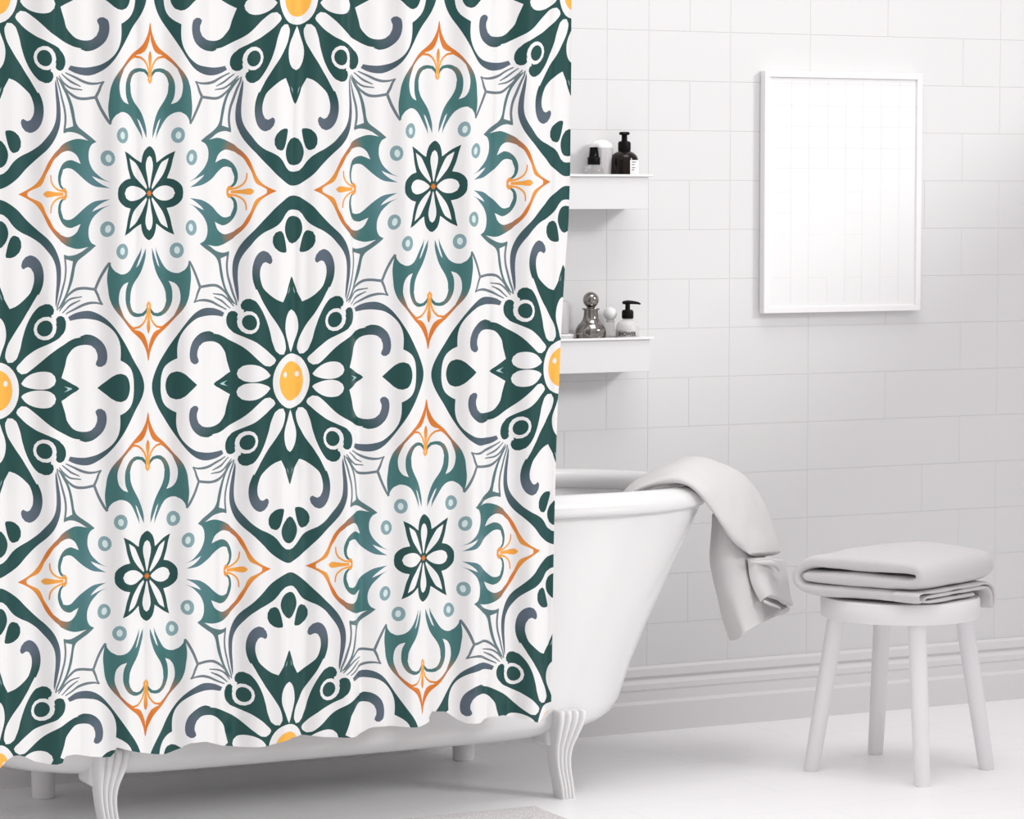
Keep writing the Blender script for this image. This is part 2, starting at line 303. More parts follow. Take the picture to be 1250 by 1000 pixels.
SHAPES.append([10, [[.0256+.0072*math.cos(2*PI*i/10), .0177+.0078*math.sin(2*PI*i/10)] for i in range(10)]])
outl = [(c, smooth_outline(p)) for c, p in SHAPES]
V2 = []; E2 = []
for c, p in outl:
    s = len(V2); V2 += [Vector((float(x), float(y))) for x, y in p]
    E2 += [(s+i, s+(i+1) % len(p)) for i in range(len(p))]
NG = 26
for i in range(NG+1):
    for j in range(NG+1):
        jit = 0 if i in (0, NG) or j in (0, NG) else 1
        V2.append(Vector((.5*i/NG+jit*random.uniform(-.001, .001), .5*j/NG+jit*random.uniform(-.001, .001))))
s = len(V2)-(NG+1)**2
for k in range(NG):
    for a, b in (((0, k), (0, k+1)), ((NG, k), (NG, k+1)), ((k, 0), (k+1, 0)), ((k, NG), (k+1, NG))):
        E2.append((s+a[0]*(NG+1)+a[1], s+b[0]*(NG+1)+b[1]))
qv, _, qf, _, _, _ = delaunay_2d_cdt(V2, E2, [], 0, 1e-6)
qv = np.array([(v.x, v.y) for v in qv]); qf = np.array([list(f) for f in qf if len(f) == 3])
cen = qv[qf].mean(axis=1); fc = np.zeros(len(qf), int)
for c, p in outl:
    p = np.array(p); ins = np.zeros(len(cen), bool)
    for (x0, y0), (x1, y1) in zip(p, np.roll(p, -1, axis=0)):
        if y0 == y1: continue
        cr = ((y0 > cen[:, 1]) != (y1 > cen[:, 1])) & (cen[:, 0] < (x1-x0)*(cen[:, 1]-y0)/(y1-y0)+x0)
        ins ^= cr
    fc[ins] = c

CX = [2.73582, 0.69845, 0.019, 0.01189, 0.00495, 0.00378, 0.00327, 0.00825]      # where the repeat hangs: metres along the rail ...
CZ = [1.0707, 0.00923, 0.86865, 0.01322, 0.00526, 0.0123, 0.0037, 0.00097]       # ... and above the floor
HEM = [(2.034, 0.228), (2.048, 0.2379), (2.061, 0.2479), (2.076, 0.2522), (2.091, 0.2491), (2.119, 0.2338), (2.148, 0.2278), (2.167, 0.2271), (2.176, 0.231), (2.18, 0.2436), (2.205, 0.2453), (2.257, 0.2336), (2.286, 0.2293), (2.302, 0.2327), (2.305, 0.254), (2.368, 0.2357), (2.433, 0.2248), (2.463, 0.2375), (2.475, 0.2497), (2.517, 0.2502), (2.559, 0.2373), (2.607, 0.2266), (2.668, 0.2267), (2.69, 0.2325), (2.733, 0.2425), (2.762, 0.2441), (2.833, 0.2347), (2.899, 0.2314), (2.927, 0.237), (2.939, 0.2476), (2.988, 0.2478), (3.056, 0.2425), (3.075, 0.243), (3.09, 0.2497), (3.095, 0.2748), (3.131, 0.2721), (3.172, 0.2434), (3.213, 0.2402), (3.242, 0.2499), (3.284, 0.2507), (3.334, 0.2389), (3.376, 0.2277), (3.392, 0.2405), (3.412, 0.2609)]
EDGE = [(2.079, 3.4716), (1.963, 3.4696), (1.817, 3.4698), (1.547, 3.468), (1.435, 3.4648), (1.29, 3.4528), (1.153, 3.4419), (1.042, 3.4354), (1.003, 3.431), (0.845, 3.4245), (0.667, 3.4192), (0.428, 3.415), (0.269, 3.4118), (0.189, 3.4119)]
EDGE.sort()
HEM.insert(0, (1.5, .235)); HEM.append((4, .27))
YC = 6.60
CREASE = [(2.37, .10), (2.555, .12), (2.75, -.15), (2.905, .12), (3.245, .12), (2.19, -.1), (3.40, .12)]
def drape(x, z):
    w = .55+.45*min(1, max(0, (2.2-z)/1.6))
    y = YC+w*(.0125*math.sin(2*PI*x/.172+.5*math.sin(1.1*z)+.6)+.0062*math.sin(2*PI*x/.079+1.9+.4*z)+.004*math.sin(2*PI*x/.41))
    for cx, a in CREASE:
        cx = cx+.012*math.sin(z*1.7+cx*9)
        y += a*.045*math.exp(-((x-cx)/.011)**2)
    return y
def cnormal(x, z):
    h = .002; dx = (drape(x+h, z)-drape(x-h, z))/(2*h); dz = (drape(x, z+h)-drape(x, z-h))/(2*h)
    return Vector((dx, -1, dz)).normalized()
verts = []; vkey = {}; faces = []; fcol = []
def cvert(x, z):
    k = (round(x, 5), round(z, 5))
    if k not in vkey: vkey[k] = len(verts); verts.append((x, z))
    return vkey[k]
CLIP = [lambda x, z: z-interp(x, HEM), lambda x, z: interp(z, EDGE)-x, lambda x, z: x-1.80, lambda x, z: 2.1035-z]
for m in range(-2, 2):
    for n in range(-1, 2):
        for sp in (-1, 1):
            for sq in (-1, 1):
                P = m+sp*qv[:, 0]; Q = n+sq*qv[:, 1]
                Bs = np.stack([np.ones_like(P), P, Q, P*Q, P*P, Q*Q, P*P*Q, P*Q*Q])
                X = np.array(CX)@Bs; Z = np.array(CZ)@Bs
                if X.max() < 1.8 or Z.max() < .2: continue
                G = np.stack([np.array([g(x, z) for x, z in zip(X, Z)]) for g in CLIP])
                for t, c in zip(qf, fc):
                    g = G[:, t]
                    if (g < 0).all(axis=1).any(): continue
                    poly = [(X[i], Z[i], qv[i, 0], qv[i, 1]) for i in t]
                    if sp*sq < 0: poly.reverse()
                    if (g < 0).any():
                        for gf in CLIP:
                            new = []
                            for a, b in zip(poly, poly[1:]+poly[:1]):
                                ga, gb = gf(a[0], a[1]), gf(b[0], b[1])
                                if ga >= 0: new.append(a)
                                if (ga < 0) != (gb < 0):
                                    u = ga/(ga-gb); new.append(tuple(a[k]+(b[k]-a[k])*u for k in range(4)))
                            poly = new
                            if len(poly) < 3: break
                        if len(poly) < 3: continue
                    ids = [cvert(float(p[0]), float(p[1])) for p in poly]
                    if len(set(ids)) < len(ids): continue
                    faces.append(ids); fcol.append([ink(c, p[2], p[3], sq > 0) for p in poly])
me = bpy.data.meshes.new('shower_curtain')
me.from_pydata([(x, drape(x, z), z) for x, z in verts], [], faces)
ca = me.color_attributes.new('ink', 'FLOAT_COLOR', 'CORNER')
flat = [v for f in fcol for c in f for v in (*c, 1.)]
ca.data.foreach_set('color', flat)
me.shade_smooth()
me.normals_split_custom_set_from_vertices([cnormal(x, z) for x, z in verts])
me.materials.append(M['print'])
cur = bpy.data.objects.new('shower_curtain', me); COL.objects.link(cur)
tag(cur, 'white shower curtain printed with green and orange medallions, hanging before the bathtub', 'curtain')
# ------------------------------------------------------------------ bathtub
TX, TY = 2.93, 7.05
tub = thing('bathtub', (TX, TY, 0), 'white freestanding bathtub on short fluted legs behind the printed curtain', 'bathtub')
ENDS = [(.140, .50), (.1425, .60), (.146, .69), (.151, .735), (.160, .778), (.176, .812), (.196, .836), (.226, .857), (.308, .887), (.409, .934), (.50, .981), (.568, 1.016), (.633, 1.051), (.70, 1.085), (.74, 1.090)]
def tub_ring(half, a, w, z, n=2.4, N=48):
    o = []
    for i in range(N):
        t = 2*PI*i/N; c, s = math.cos(t), math.sin(t)
        x = (half-a)*(1 if c > 0 else -1)*(min(1, abs(c)*6)) + a*abs(c)**(2/n)*(1 if c > 0 else -1)
        o.append((TX+x, TY+w*abs(s)**(2/n)*(1 if s > 0 else -1), z))
    return o
def tub_w(z): return .20+.11*min(1, max(0, (z-.14)/.05))**.5+.05*min(1, max(0, (z-.19)/.5))
bm = bmesh.new(); N = 96
rings = []
zs = [.140, .1425, .146, .151, .160, .176, .196, .226, .265, .308, .36, .409, .455, .50, .568, .633, .70, .735]
for z in zs:
    k = min(1, max(0, (z-.15)/.55)); h = interp(z, ENDS)
    rings.append(tub_ring(h, min(h*.6, .34+.10*k), tub_w(z), z, N=N))
for z, dh in ((.74, -.02), (.70, -.03), (.60, -.045), (.45, -.07), (.33, -.10), (.25, -.16), (.215, -.25), (.205, -.40)):
    h = interp(max(z, .30), ENDS)+dh; rings.append(tub_ring(h, .40, tub_w(z)+dh*.6 if dh > -.12 else .30+dh*.5, z, N=N))
loft(bm, rings)
obj('tub_body', bm, M['ceramic'], tub, angle=60)
# rolled rim
bm = bmesh.new(); rings = []
base = tub_ring(1.074, .445, .362, .738, N=N)
RO = [(d*1.0, e*.88) for d, e in [(.022, -.030), (.027, -.020), (.027, -.004), (.023, .012), (.013, .024), (0, .030), (-.016, .030), (-.028, .022), (-.034, .008), (-.032, -.010), (-.022, -.022), (0, -.034)]]
for i in range(N):
    p = Vector(base[i]); a = Vector(base[i-1]); b = Vector(base[(i+1) % N])
    t = (b-a).normalized(); nrm = Vector((t.y, -t.x, 0))
    rings.append([p+nrm*d+Vector((0, 0, e)) for d, e in RO])
rings.append(rings[0])
loft(bm, rings, True, False, False); bmesh.ops.remove_doubles(bm, verts=bm.verts, dist=1e-5)
obj('rim', bm, M['ceramic'], tub, angle=80)
# front legs: fluted, curving in from a wide knee
def fluted_leg(cx):
    bm = bmesh.new(); rings = []
    prof = [(0, .019, .0, 6.752), (.02, .019, -.002, 6.752), (.045, .0195, -.005, 6.754), (.075, .0205, -.010, 6.756), (.105, .022, -.014, 6.752), (.135, .026, -.016, 6.742), (.16, .031, -.015, 6.730), (.185, .036, -.013, 6.720), (.205, .039, -.011, 6.714), (.220, .040, -.010, 6.714), (.2275, .0375, -.010, 6.718), (.229, .034, -.010, 6.725)]
    for z, hw, dx, yf in spline(prof, 3):
        r = []; F = 4; K = 9; depth = .046
        for f in range(F):
            for k in range(K):
                u = (f+k/K)/F*2-1
                r.append((cx+dx+u*hw, yf-.0075*(hw/.03)**.5*abs(math.sin(PI*k/K))**.7, z))
        r.append((cx+dx+hw, yf, z)); r.append((cx+dx+hw*.95, yf+depth, z)); r.append((cx+dx-hw*.95, yf+depth, z))
        rings.append(r)
    loft(bm, rings)
    # bracket that carries the tub
    box(bm, cx-.052, cx+.006, 6.765, 6.86, .132, .20, .014, 4)
    return bm
obj('leg', fluted_leg(3.538), M['ceramic'], tub, angle=50)
obj('leg', fluted_leg(2.352), M['ceramic'], tub, angle=50)
for x in (2.3755, 3.537):
    bm = bmesh.new(); lathe(bm, x, 7.35, [(.026, 0), (.029, .003), (.0295, .03), (.031, .16), (.031, .18)], 32)
    obj('leg', bm, M['ceramic'], tub)
# ------------------------------------------------------------------ wall shelves
YS = 7.385
def shelf(zr, xr, label):
    """zr: height of the rim, xr: right end of the rim"""
    x0, x1 = xr-.62, xr-.010
    t = thing('wall_shelf', ((x0+x1)/2, WY, zr-.09), label, 'shelf', 'white wall shelves')
    bm = bmesh.new()
    box(bm, x0, x1, YS+.016, WY-.0005, zr-.0939, zr-.0549)                 # thick bottom
    box(bm, x0, x1, YS+.008, YS+.016, zr-.0939, zr-.004, .001, 1)
    box(bm, x0, x1, WY-.009, WY-.0005, zr-.056, zr-.004, .001, 1)
    box(bm, x0, x0+.008, YS+.01, WY-.001, zr-.056, zr-.004, .001, 1); box(bm, x1-.008, x1, YS+.01, WY-.001, zr-.056, zr-.004, .001, 1)
    obj('tray', bm, M['lacquer'], t, smooth=False)
    bm = bmesh.new(); a, b = xr-.63, xr
    for q in ((a, b, YS, YS+.018), (a, b, WY-.012, WY-.0003), (a, a+.018, YS+.018, WY-.012), (b-.018, b, YS+.018, WY-.012)):
        box(bm, *q, zr-.006, zr, .0012, 1)
    obj('rim', bm, M['frame'], t, smooth=False)
    return zr-.055
up = shelf(1.5533, 4.127, 'upper white wall shelf holding the dark pump bottle and the spray bottle')
lo = shelf(1.1108, 4.134, 'lower white wall shelf holding the pewter decanter and the SHOWER bottle')

def px_arc(bm, cx, cy, r, a0, a1, z0, z1, n=16, th=.0006, mi=0):
    o = []
    for k in range(n+1):
        a = a0+(a1-a0)*k/n
        o.append((cx+r*math.cos(a), cy+r*math.sin(a)))
    rings = [[(x, y, z0), (x+(x-cx)/r*th, y+(y-cy)/r*th, z0), (x+(x-cx)/r*th, y+(y-cy)/r*th, z1), (x, y, z1)] for x, y in o]
    loft(bm, rings, True, True, True, mi)

YB = 7.462
# spray bottle
c = (3.986, YB); z = up
t = thing('spray_bottle', (*c, z), 'small clear spray bottle with black sprayer beside the dark pump bottle', 'bottle')
bm = bmesh.new(); lathe(bm, *c, [(.022, z), (.027, z+.003), (.028, z+.01), (.028, 1.560), (.0265, 1.568), (.022, 1.575), (.015, 1.579), (.012, 1.582)], 36); obj('bottle_body', bm, M['clear'], t)
bm = bmesh.new(); lathe(bm, *c, [(.0165, 1.580), (.017, 1.5815), (.017, 1.598), (.016, 1.600), (.0135, 1.601), (.0125, 1.604), (.0105, 1.625), (.0095, 1.627)], 36); obj('sprayer', bm, M['black'], t)
bm = bmesh.new(); lathe(bm, *c, [(.0139, 1.6012), (.0142, 1.610), (.0139, 1.634), (.0125, 1.636), (.0115, 1.6352), (.0130, 1.632), (.0133, 1.610), (.0131, 1.6012)], 32, cap=False); bm.faces.new([v for v in bm.verts if abs(v.co.z-1.636) < 1e-6]); bm.faces.new([v for v in bm.verts if abs(v.co.z-1.6352) < 1e-6]); obj('overcap', bm, M['cap'], t)
# frosted ribbed tumbler behind
c = (4.024, 7.490); z = up
t = thing('tumbler', (*c, z), 'pale ribbed glass tumbler with white domed lid, behind the spray and pump bottles', 'tumbler')
bm = bmesh.new(); n = 48; rings = []
for r0, zz in ((.022, z), (.026, z+.002), (.029, 1.56), (.031, 1.60), (.031, 1.625)):
    rings.append([(c[0]+(r0+(.0012 if i % 4 < 2 else 0))*math.cos(2*PI*i/n), c[1]+(r0+(.0012 if i % 4 < 2 else 0))*math.sin(2*PI*i/n), zz) for i in range(n)])
loft(bm, rings); obj('glass_body', bm, mat('frosted_glass', (.80,.78,.79,1), .25, trans=.25), t)
bm = bmesh.new(); lathe(bm, *c, [(.0315, 1.6255), (.0312, 1.630), (.028, 1.638), (.018, 1.645), (.006, 1.648)], 36); obj('lid', bm, M['white'], t)
# dark pump bottle
c = (4.0805, YB); z = up
t = thing('pump_bottle', (*c, z), 'dark brown pump bottle with black pump and white label on the upper shelf', 'bottle')
bm = bmesh.new(); lathe(bm, *c, [(.034, z), (.0375, z+.003), (.0385, z+.01), (.0385, 1.588), (.0375, 1.597), (.034, 1.605), (.027, 1.612), (.018, 1.616), (.0155, 1.618)], 48); obj('bottle_body', bm, M['amber'], t)
bm = bmesh.new(); lathe(bm, *c, [(.0155, 1.614), (.0168, 1.617), (.0175, 1.622), (.0175, 1.638), (.0155, 1.643), (.0085, 1.645), (.0078, 1.648), (.0078, 1.662)], 36)
lathe(bm, *c, [(.012, 1.661), (.0145, 1.663), (.0145, 1.667), (.012, 1.6695), (.004, 1.670)], 32)
tube(bm, [(c[0], c[1], 1.6655), (c[0]-.010, c[1]-.020, 1.6655), (c[0]-.017, c[1]-.034, 1.663)], [.0038, .0036, .003])
obj('pump', bm, M['black'], t)
view = math.atan2(-c[1], -c[0])
bm = bmesh.new(); px_arc(bm, *c, .0387, view+.42, view+2.1, z+.012, 1.5925); lb = obj('label', bm, M['labelw'], t); lb['label'] = 'white label with small grey print'
bm = bmesh.new()
for zz, a1 in ((1.587, .92), (1.580, .78), (1.572, .85), (1.566, .74)): px_arc(bm, *c, .0395, view+.55, view+a1, zz-.0014, zz+.0014, 6, .0003)
obj('label_print', bm, M['inkg'], lb)
lb.children[0].location = (0, 0, 0)

# grey cup in a white dish (half hidden by the curtain)
c = (3.885, 7.475); z = lo
t = thing('soap_dish', (3.885, 7.475, z), 'white dish at the curtain edge on the lower shelf, under a grey cup', 'dish')
bm = bmesh.new(); lathe(bm, *c, [(.030, z), (.034, z+.003), (.040, z+.05), (.0425, z+.062), (.040, z+.064), (.012, z+.066)], 40); obj('dish', bm, M['white'], t)
bm = bmesh.new(); lathe(bm, *c, [(.0265, z+.066), (.028, z+.068), (.0285, z+.075), (.0285, 1.205), (.027, 1.209), (.0245, 1.209), (.024, 1.205), (.024, z+.08), (.01, z+.079)], 40)
cup = obj('cup', bm, M['cup']); tag(cup, 'grey cylindrical cup standing on the white dish at the curtain edge', 'cup')
# pewter decanter
c = (3.974, 7.455); z = lo
t = thing('decanter', (*c, z), 'dark pewter decanter with ball stopper on the lower shelf', 'decanter')
bm = bmesh.new()
pr = spline([(.036, z), (.041, z+.002), (.0415, 1.085), (.0415, 1.112), (.0420, 1.126), (.0405, 1.134), (.0345, 1.144), (.0265, 1.153), (.0215, 1.163), (.0198, 1.173), (.0193, 1.1845)], 5)
lathe(bm, *c, [tuple(p) for p in pr]+[(.0235, 1.186), (.024, 1.188), (.0235, 1.190), (.015, 1.1905)], 56); obj('vessel', bm, M['chrome'], t, angle=50)
bm = bmesh.new(); lathe(bm, *c, [(.010, 1.1895), (.012, 1.193), (.0105, 1.195)]+[(.0218*math.cos(a), 1.2125+.0218*math.sin(a)) for a in [-1.0+k*.16 for k in range(16)]]+[(.001, 1.2343)], 40); obj('stopper', bm, M['chrome'], t, angle=50)
# clear bottle with white ball stopper
c = (4.051, 7.487); z = lo
t = thing('glass_bottle', (*c, z), 'clear glass bottle with pale ball stopper between decanter and shower gel', 'bottle')
bm = bmesh.new(); lathe(bm, *c, [(.018, z), (.021, z+.003), (.021, 1.115), (.018, 1.125), (.0125, 1.132), (.0115, 1.150), (.0135, 1.153)], 32); obj('bottle_body', bm, M['clear'], t)
bm = bmesh.new(); lathe(bm, *c, [(.009, 1.150), (.010, 1.1535)]+[(.0190*math.cos(a), 1.1725+.0190*math.sin(a)) for a in [-1.15+k*.17 for k in range(16)]]+[(.001, 1.1915)], 36); obj('stopper', bm, M['white'], t)
# white jar far back
c = (4.047, 7.492)
# shower gel pump bottle
c = (4.0865, 7.452); z = lo
t = thing('shower_gel_bottle', (*c, z), 'clear pump bottle lettered SHOWER with black pump on the lower shelf', 'bottle')
bm = bmesh.new(); lathe(bm, *c, [(.028, z), (.031, z+.003), (.0318, z+.01), (.0318, 1.132), (.0305, 1.141), (.026, 1.149), (.018, 1.155), (.0125, 1.158), (.0125, 1.161)], 44); obj('bottle_body', bm, M['soap'], t)
bm = bmesh.new(); lathe(bm, *c, [(.0155, 1.160), (.0162, 1.1615), (.0162, 1.178), (.014, 1.183), (.0075, 1.1845), (.0068, 1.187), (.0068, 1.200)], 32)
tube(bm, [(c[0]-.0155, c[1], 1.2025), (c[0]-.012, c[1], 1.2035), (c[0], c[1], 1.2045), (c[0]+.016, c[1], 1.2035), (c[0]+.032, c[1]-.002, 1.2015), (c[0]+.0385, c[1]-.002, 1.199)], [.003, .0048, .0055, .0048, .0035, .0022])
obj('pump', bm, M['black'], t)
view = math.atan2(-c[1], -c[0])
bm = bmesh.new(); px_arc(bm, *c, .0320, view-1.5, view+.15, z+.008, 1.1295, 20); lb = obj('label', bm, M['labelg'], t); lb['label'] = 'grey label with black lettering'
cu = bpy.data.curves.new('tmp', 'FONT'); cu.body = 'SHOWER'; cu.size = .0155; cu.extrude = .0002; cu.offset = .00035; cu.align_x = 'CENTER'; cu.align_y = 'CENTER'
to = bpy.data.objects.new('tmp', cu); COL.objects.link(to)
tm = bpy.data.meshes.new_from_object(to.evaluated_get(bpy.context.evaluated_depsgraph_get()))
bpy.data.objects.remove(to)
for v in tm.vertices:
    a = view-.06+v.co.x/.0325*.82; r = .0329+v.co.z
    v.co = Vector((c[0]+r*math.cos(a), c[1]+r*math.sin(a), 1.1185+v.co.y))
tm.materials.clear(); tm.materials.append(M['ink']); tm.name = 'lettering'
lt = bpy.data.objects.new('lettering', tm); COL.objects.link(lt); lt.parent = lb

# ------------------------------------------------------------------ framed print
t = thing('picture_frame', (4.822, WY, 1.158), 'white framed print of a faint grid hanging on the tiled wall', 'picture')
X0, X1, Z0, Z1 = 4.548, 5.077, 1.164, 1.846; FY = WY-.030
bm = bmesh.new(); w = .0175
for q in ((X0, X1, Z0, Z0+w), (X0, X1, Z1-w, Z1), (X0, X0+w, Z0+w, Z1-w), (X1-w, X1, Z0+w, Z1-w)):
    box(bm, q[0], q[1], FY, WY-.004, q[2], q[3], .0012, 1)
obj('frame', bm, M['frame'], t, smooth=False)
bm = bmesh.new(); box(bm, X0+w, X1-w, FY+.006, WY-.006, Z0+w, Z1-w)
PY = FY+.006
def ln(x0, x1, z0, z1): box(bm, x0, x1, PY-.0003, PY, z0, z1, mi=1)
gx = lambda px: 4.5535+(px-935)*.00272
gz = lambda py: 1.846-(py-87)*.0022945
for px in (966.5, 988, 1011, 1033, 1054, 1077, 1100):
    for a, b in (((99, 205), (341, 372)) if px in (1011,) else ((99, 372),)): ln(gx(px)-.0007, gx(px)+.0007, gz(b), gz(a))
for py in (102, 129, 154.5, 181, 206): ln(gx(944), gx(1121), gz(py)-.0008, gz(py)+.0008)
for py, a, b in ((235, 1033, 1054), (261, 944, 966), (261, 1033, 1054), (235, 944, 966), (341, 944, 966), (341, 988, 1011), (341, 1033, 1054), (341, 1077, 1100), (288, 988, 1005), (288, 1033, 1054)):
    ln(gx(a), gx(b), gz(py)-.0006, gz(py)+.0006)
obj('grid_print', bm, [M['poster'], M['line']], t, smooth=False)

# ------------------------------------------------------------------ stool
SX, SY = 4.4904, 6.7115
t = thing('stool', (SX, SY, 0), 'round white wooden stool with four splayed legs by the baseboard', 'stool')
bm = bmesh.new(); lathe(bm, SX, SY, [(.19, .406), (.2035, .407), (.2065, .411), (.2065, .453), (.203, .459), (.19, .4605)], 72); obj('seat', bm, M['stool'], t)
for a, b in (((4.3276, 6.7661), (4.2788, 6.8026)), ((4.4569, 6.7014+.09), (4.5629, 6.9321)), ((4.418, 6.560), (4.418, 6.4948)), ((4.6203, 6.6395), (4.7019, 6.6165))):
    bm = bmesh.new()
    cx = SX+(b[0]-SX)*.72; cy = SY+(b[1]-SY)*.72
    d = Vector((b[0]-cx, b[1]-cy, -.407)); A = Vector((cx, cy, .4055)); n = 28; rings = []
    for k, (f, r) in enumerate(((0, .0235), (.5, .0225), (.985, .0205), (1, .0185))):
        p = A+d*f if f < 1 else Vector((b[0], b[1], 0))
        rings.append([(p.x+r*math.cos(2*PI*i/n), p.y+r*math.sin(2*PI*i/n), p.z) for i in range(n)])
    loft(bm, rings); obj('leg', bm, M['stool'], t)

# ------------------------------------------------------------------ bath mat corner
bm = bmesh.new(); box(bm, 2.55, 3.393, 5.95, 6.652, .0005, .014, .006, 3)
tag(obj('bath_mat', bm, M['mat']), 'speckled grey bath mat on the floor before the bathtub', 'bath mat')

# ------------------------------------------------------------------ shower rail above the picture's edge
bm = bmesh.new()
tube(bm, spline([(1.72, WY-.002, 2.15), (1.72, 6.75, 2.15), (1.73, 6.65, 2.15), (1.80, 6.60, 2.15), (2.6, 6.60, 2.15), (3.45, 6.60, 2.15), (3.56, 6.62, 2.15), (3.60, 6.70, 2.15), (3.60, WY-.002, 2.15)], 5), .0125, 16)
rail = thing('shower_rail', (2.66, WY, 2.15), 'steel shower rail carrying the printed curtain', 'shower rail')
obj('rail', bm, M['steel'], rail)
for k in range(10):
    x = 1.86+k*.172; bm = bmesh.new(); n = 20
    tube(bm, [(x, 6.60+.0285*math.cos(2*PI*i/n), 2.135+.0285*math.sin(2*PI*i/n)) for i in range(n+1)], .002, 8)
    obj('ring', bm, M['steel'], rail)
# ------------------------------------------------------------------ towel over the tub's end
def strip(bm, stations, sub=5, prof_n=20, puff=2.4):
    """stations: (near, far, half thickness); a flattened pillow section swept along them"""
    st = [np.array([*a, *b, h]) for a, b, h in stations]
    st = spline(st, sub); rings = []
    for i, s in enumerate(st):
        a, b = Vector(s[0:3]), Vector(s[3:6]); h = s[6]
        p0, p1 = st[max(0, i-1)], st[min(len(st)-1, i+1)]
        tan = (Vector((p1[0:3]+p1[3:6]))-Vector((p0[0:3]+p0[3:6]))) if False else Vector(((p1[0:3]+p1[3:6])-(p0[0:3]+p0[3:6])).tolist())
        w = b-a; nrm = w.cross(tan)
        nrm = nrm.normalized() if nrm.length > 1e-9 else Vector((0, 0, 1))
        c = (a+b)/2; r = []
        for k in range(prof_n):
            t = 2*PI*k/prof_n; cc, ss = math.cos(t), math.sin(t)
            u = abs(cc)**(2/puff)*(1 if cc > 0 else -1)
            v = abs(ss)**(2/2.6)*(1 if ss > 0 else -1)
            # thin flattened section: mostly flat with round edges
            r.append(c+w*.5*u+nrm*h*v)
        rings.append(r)
    loft(bm, rings)
def sheet(bm, rows, th=.006, sub=5, subu=6, crease=None):
    """rows of points from one edge to the other; a doubled sheet"""
    G = []
    cols = list(zip(*[spline(r, subu) for r in rows]))
    cols = [spline(c, sub) for c in cols]
    nu, nv = len(cols), len(cols[0])
    P = [[Vector(cols[i][j].tolist()) for j in range(nv)] for i in range(nu)]
    def nrm(i, j):
        a = P[min(i+1, nu-1)][j]-P[max(i-1, 0)][j]; b = P[i][min(j+1, nv-1)]-P[i][max(j-1, 0)]
        n = a.cross(b); return n.normalized() if n.length > 1e-9 else Vector((0, -1, 0))
    A = [[bm.verts.new(P[i][j]+nrm(i, j)*th) for j in range(nv)] for i in range(nu)]
    B = [[bm.verts.new(P[i][j]-nrm(i, j)*th) for j in range(nv)] for i in range(nu)]
    for i in range(nu-1):
        for j in range(nv-1):
            bm.faces.new((A[i][j], A[i+1][j], A[i+1][j+1], A[i][j+1])); bm.faces.new((B[i][j], B[i][j+1], B[i+1][j+1], B[i+1][j]))
    for i in range(nu-1):
        for j in (0, nv-1): bm.faces.new((A[i][j], B[i][j], B[i+1][j], A[i+1][j]))
    for j in range(nv-1):
        for i in (0, nu-1): bm.faces.new((A[i][j], A[i][j+1], B[i][j+1], B[i][j]))
bm = bmesh.new()
strip(bm, [((3.697, 6.8, 0.711), (3.84, 7.04, 0.683), 0.013), ((3.735, 6.77, 0.756), (3.929, 7.1, 0.738), 0.016), ((3.818, 6.73, 0.782), (4.083, 7.12, 0.789), 0.021), ((3.878, 6.72, 0.752), (4.189, 7.12, 0.772), 0.022), ((3.935, 6.74, 0.698), (4.268, 7.12, 0.729), 0.022), ((4.014, 6.78, 0.621), (4.313, 7.1, 0.643), 0.021), ((4.069, 6.81, 0.586), (4.32, 7.06, 0.565), 0.018), ((4.095, 6.82, 0.566), (4.321, 7.04, 0.536), 0.011)])
sheet(bm, [[(4.057, 6.94, 0.665), (4.044, 6.93, 0.602), (4.041, 6.92, 0.535), (4.048, 6.91, 0.472), (4.062, 6.9, 0.399), (4.081, 6.89, 0.335)],
 [(4.052, 6.885, 0.649), (4.036, 6.875, 0.591), (4.038, 6.865, 0.524), (4.05, 6.855, 0.461), (4.064, 6.845, 0.398), (4.075, 6.835, 0.347)],
 [(4.069, 6.865, 0.629), (4.066, 6.855, 0.566), (4.076, 6.845, 0.499), (4.082, 6.835, 0.436), (4.086, 6.825, 0.394), (4.083, 6.815, 0.368)],
 [(4.12, 6.895, 0.602), (4.131, 6.885, 0.528), (4.141, 6.875, 0.47), (4.15, 6.865, 0.422), (4.154, 6.855, 0.397), (4.153, 6.845, 0.386)],
 [(4.233, 7.0, 0.56), (4.26, 6.99, 0.487), (4.28, 6.98, 0.433), (4.294, 6.97, 0.407), (4.298, 6.96, 0.401), (4.297, 6.95, 0.401)]], .006)
sheet(bm, [[(4.112, 6.865, 0.554), (4.112, 6.853, 0.513), (4.122, 6.841, 0.475), (4.135, 6.829, 0.442)],
 [(4.141, 6.86, 0.553), (4.139, 6.848, 0.516), (4.146, 6.836, 0.483), (4.154, 6.824, 0.456)],
 [(4.221, 6.93, 0.537), (4.221, 6.918, 0.5), (4.229, 6.906, 0.462), (4.237, 6.894, 0.428)],
 [(4.308, 7.01, 0.52), (4.311, 6.998, 0.477), (4.314, 6.986, 0.439), (4.317, 6.974, 0.401)]], .0075)
tube(bm, [(4.09, 6.82, 0.552), (4.12, 6.825, 0.545), (4.176, 6.86, 0.539), (4.216, 6.89, 0.527), (4.233, 6.9, 0.508)], [0.004, 0.0065, 0.007, 0.006, 0.003], 10)
tube(bm, [(4.129, 6.81, 0.447), (4.168, 6.83, 0.431), (4.211, 6.86, 0.419), (4.222, 6.87, 0.41), (4.186, 6.86, 0.403), (4.14, 6.84, 0.387)], [0.004, 0.005, 0.005, 0.0045, 0.004, 0.003], 10)

tw = obj('bath_towel', bm, M['towel'], angle=75)
sd = tw.modifiers.new('soft', 'SUBSURF'); sd.levels = 1; sd.render_levels = 2
tag(tw, 'pale grey towel draped over the right end of the bathtub', 'towel', None)

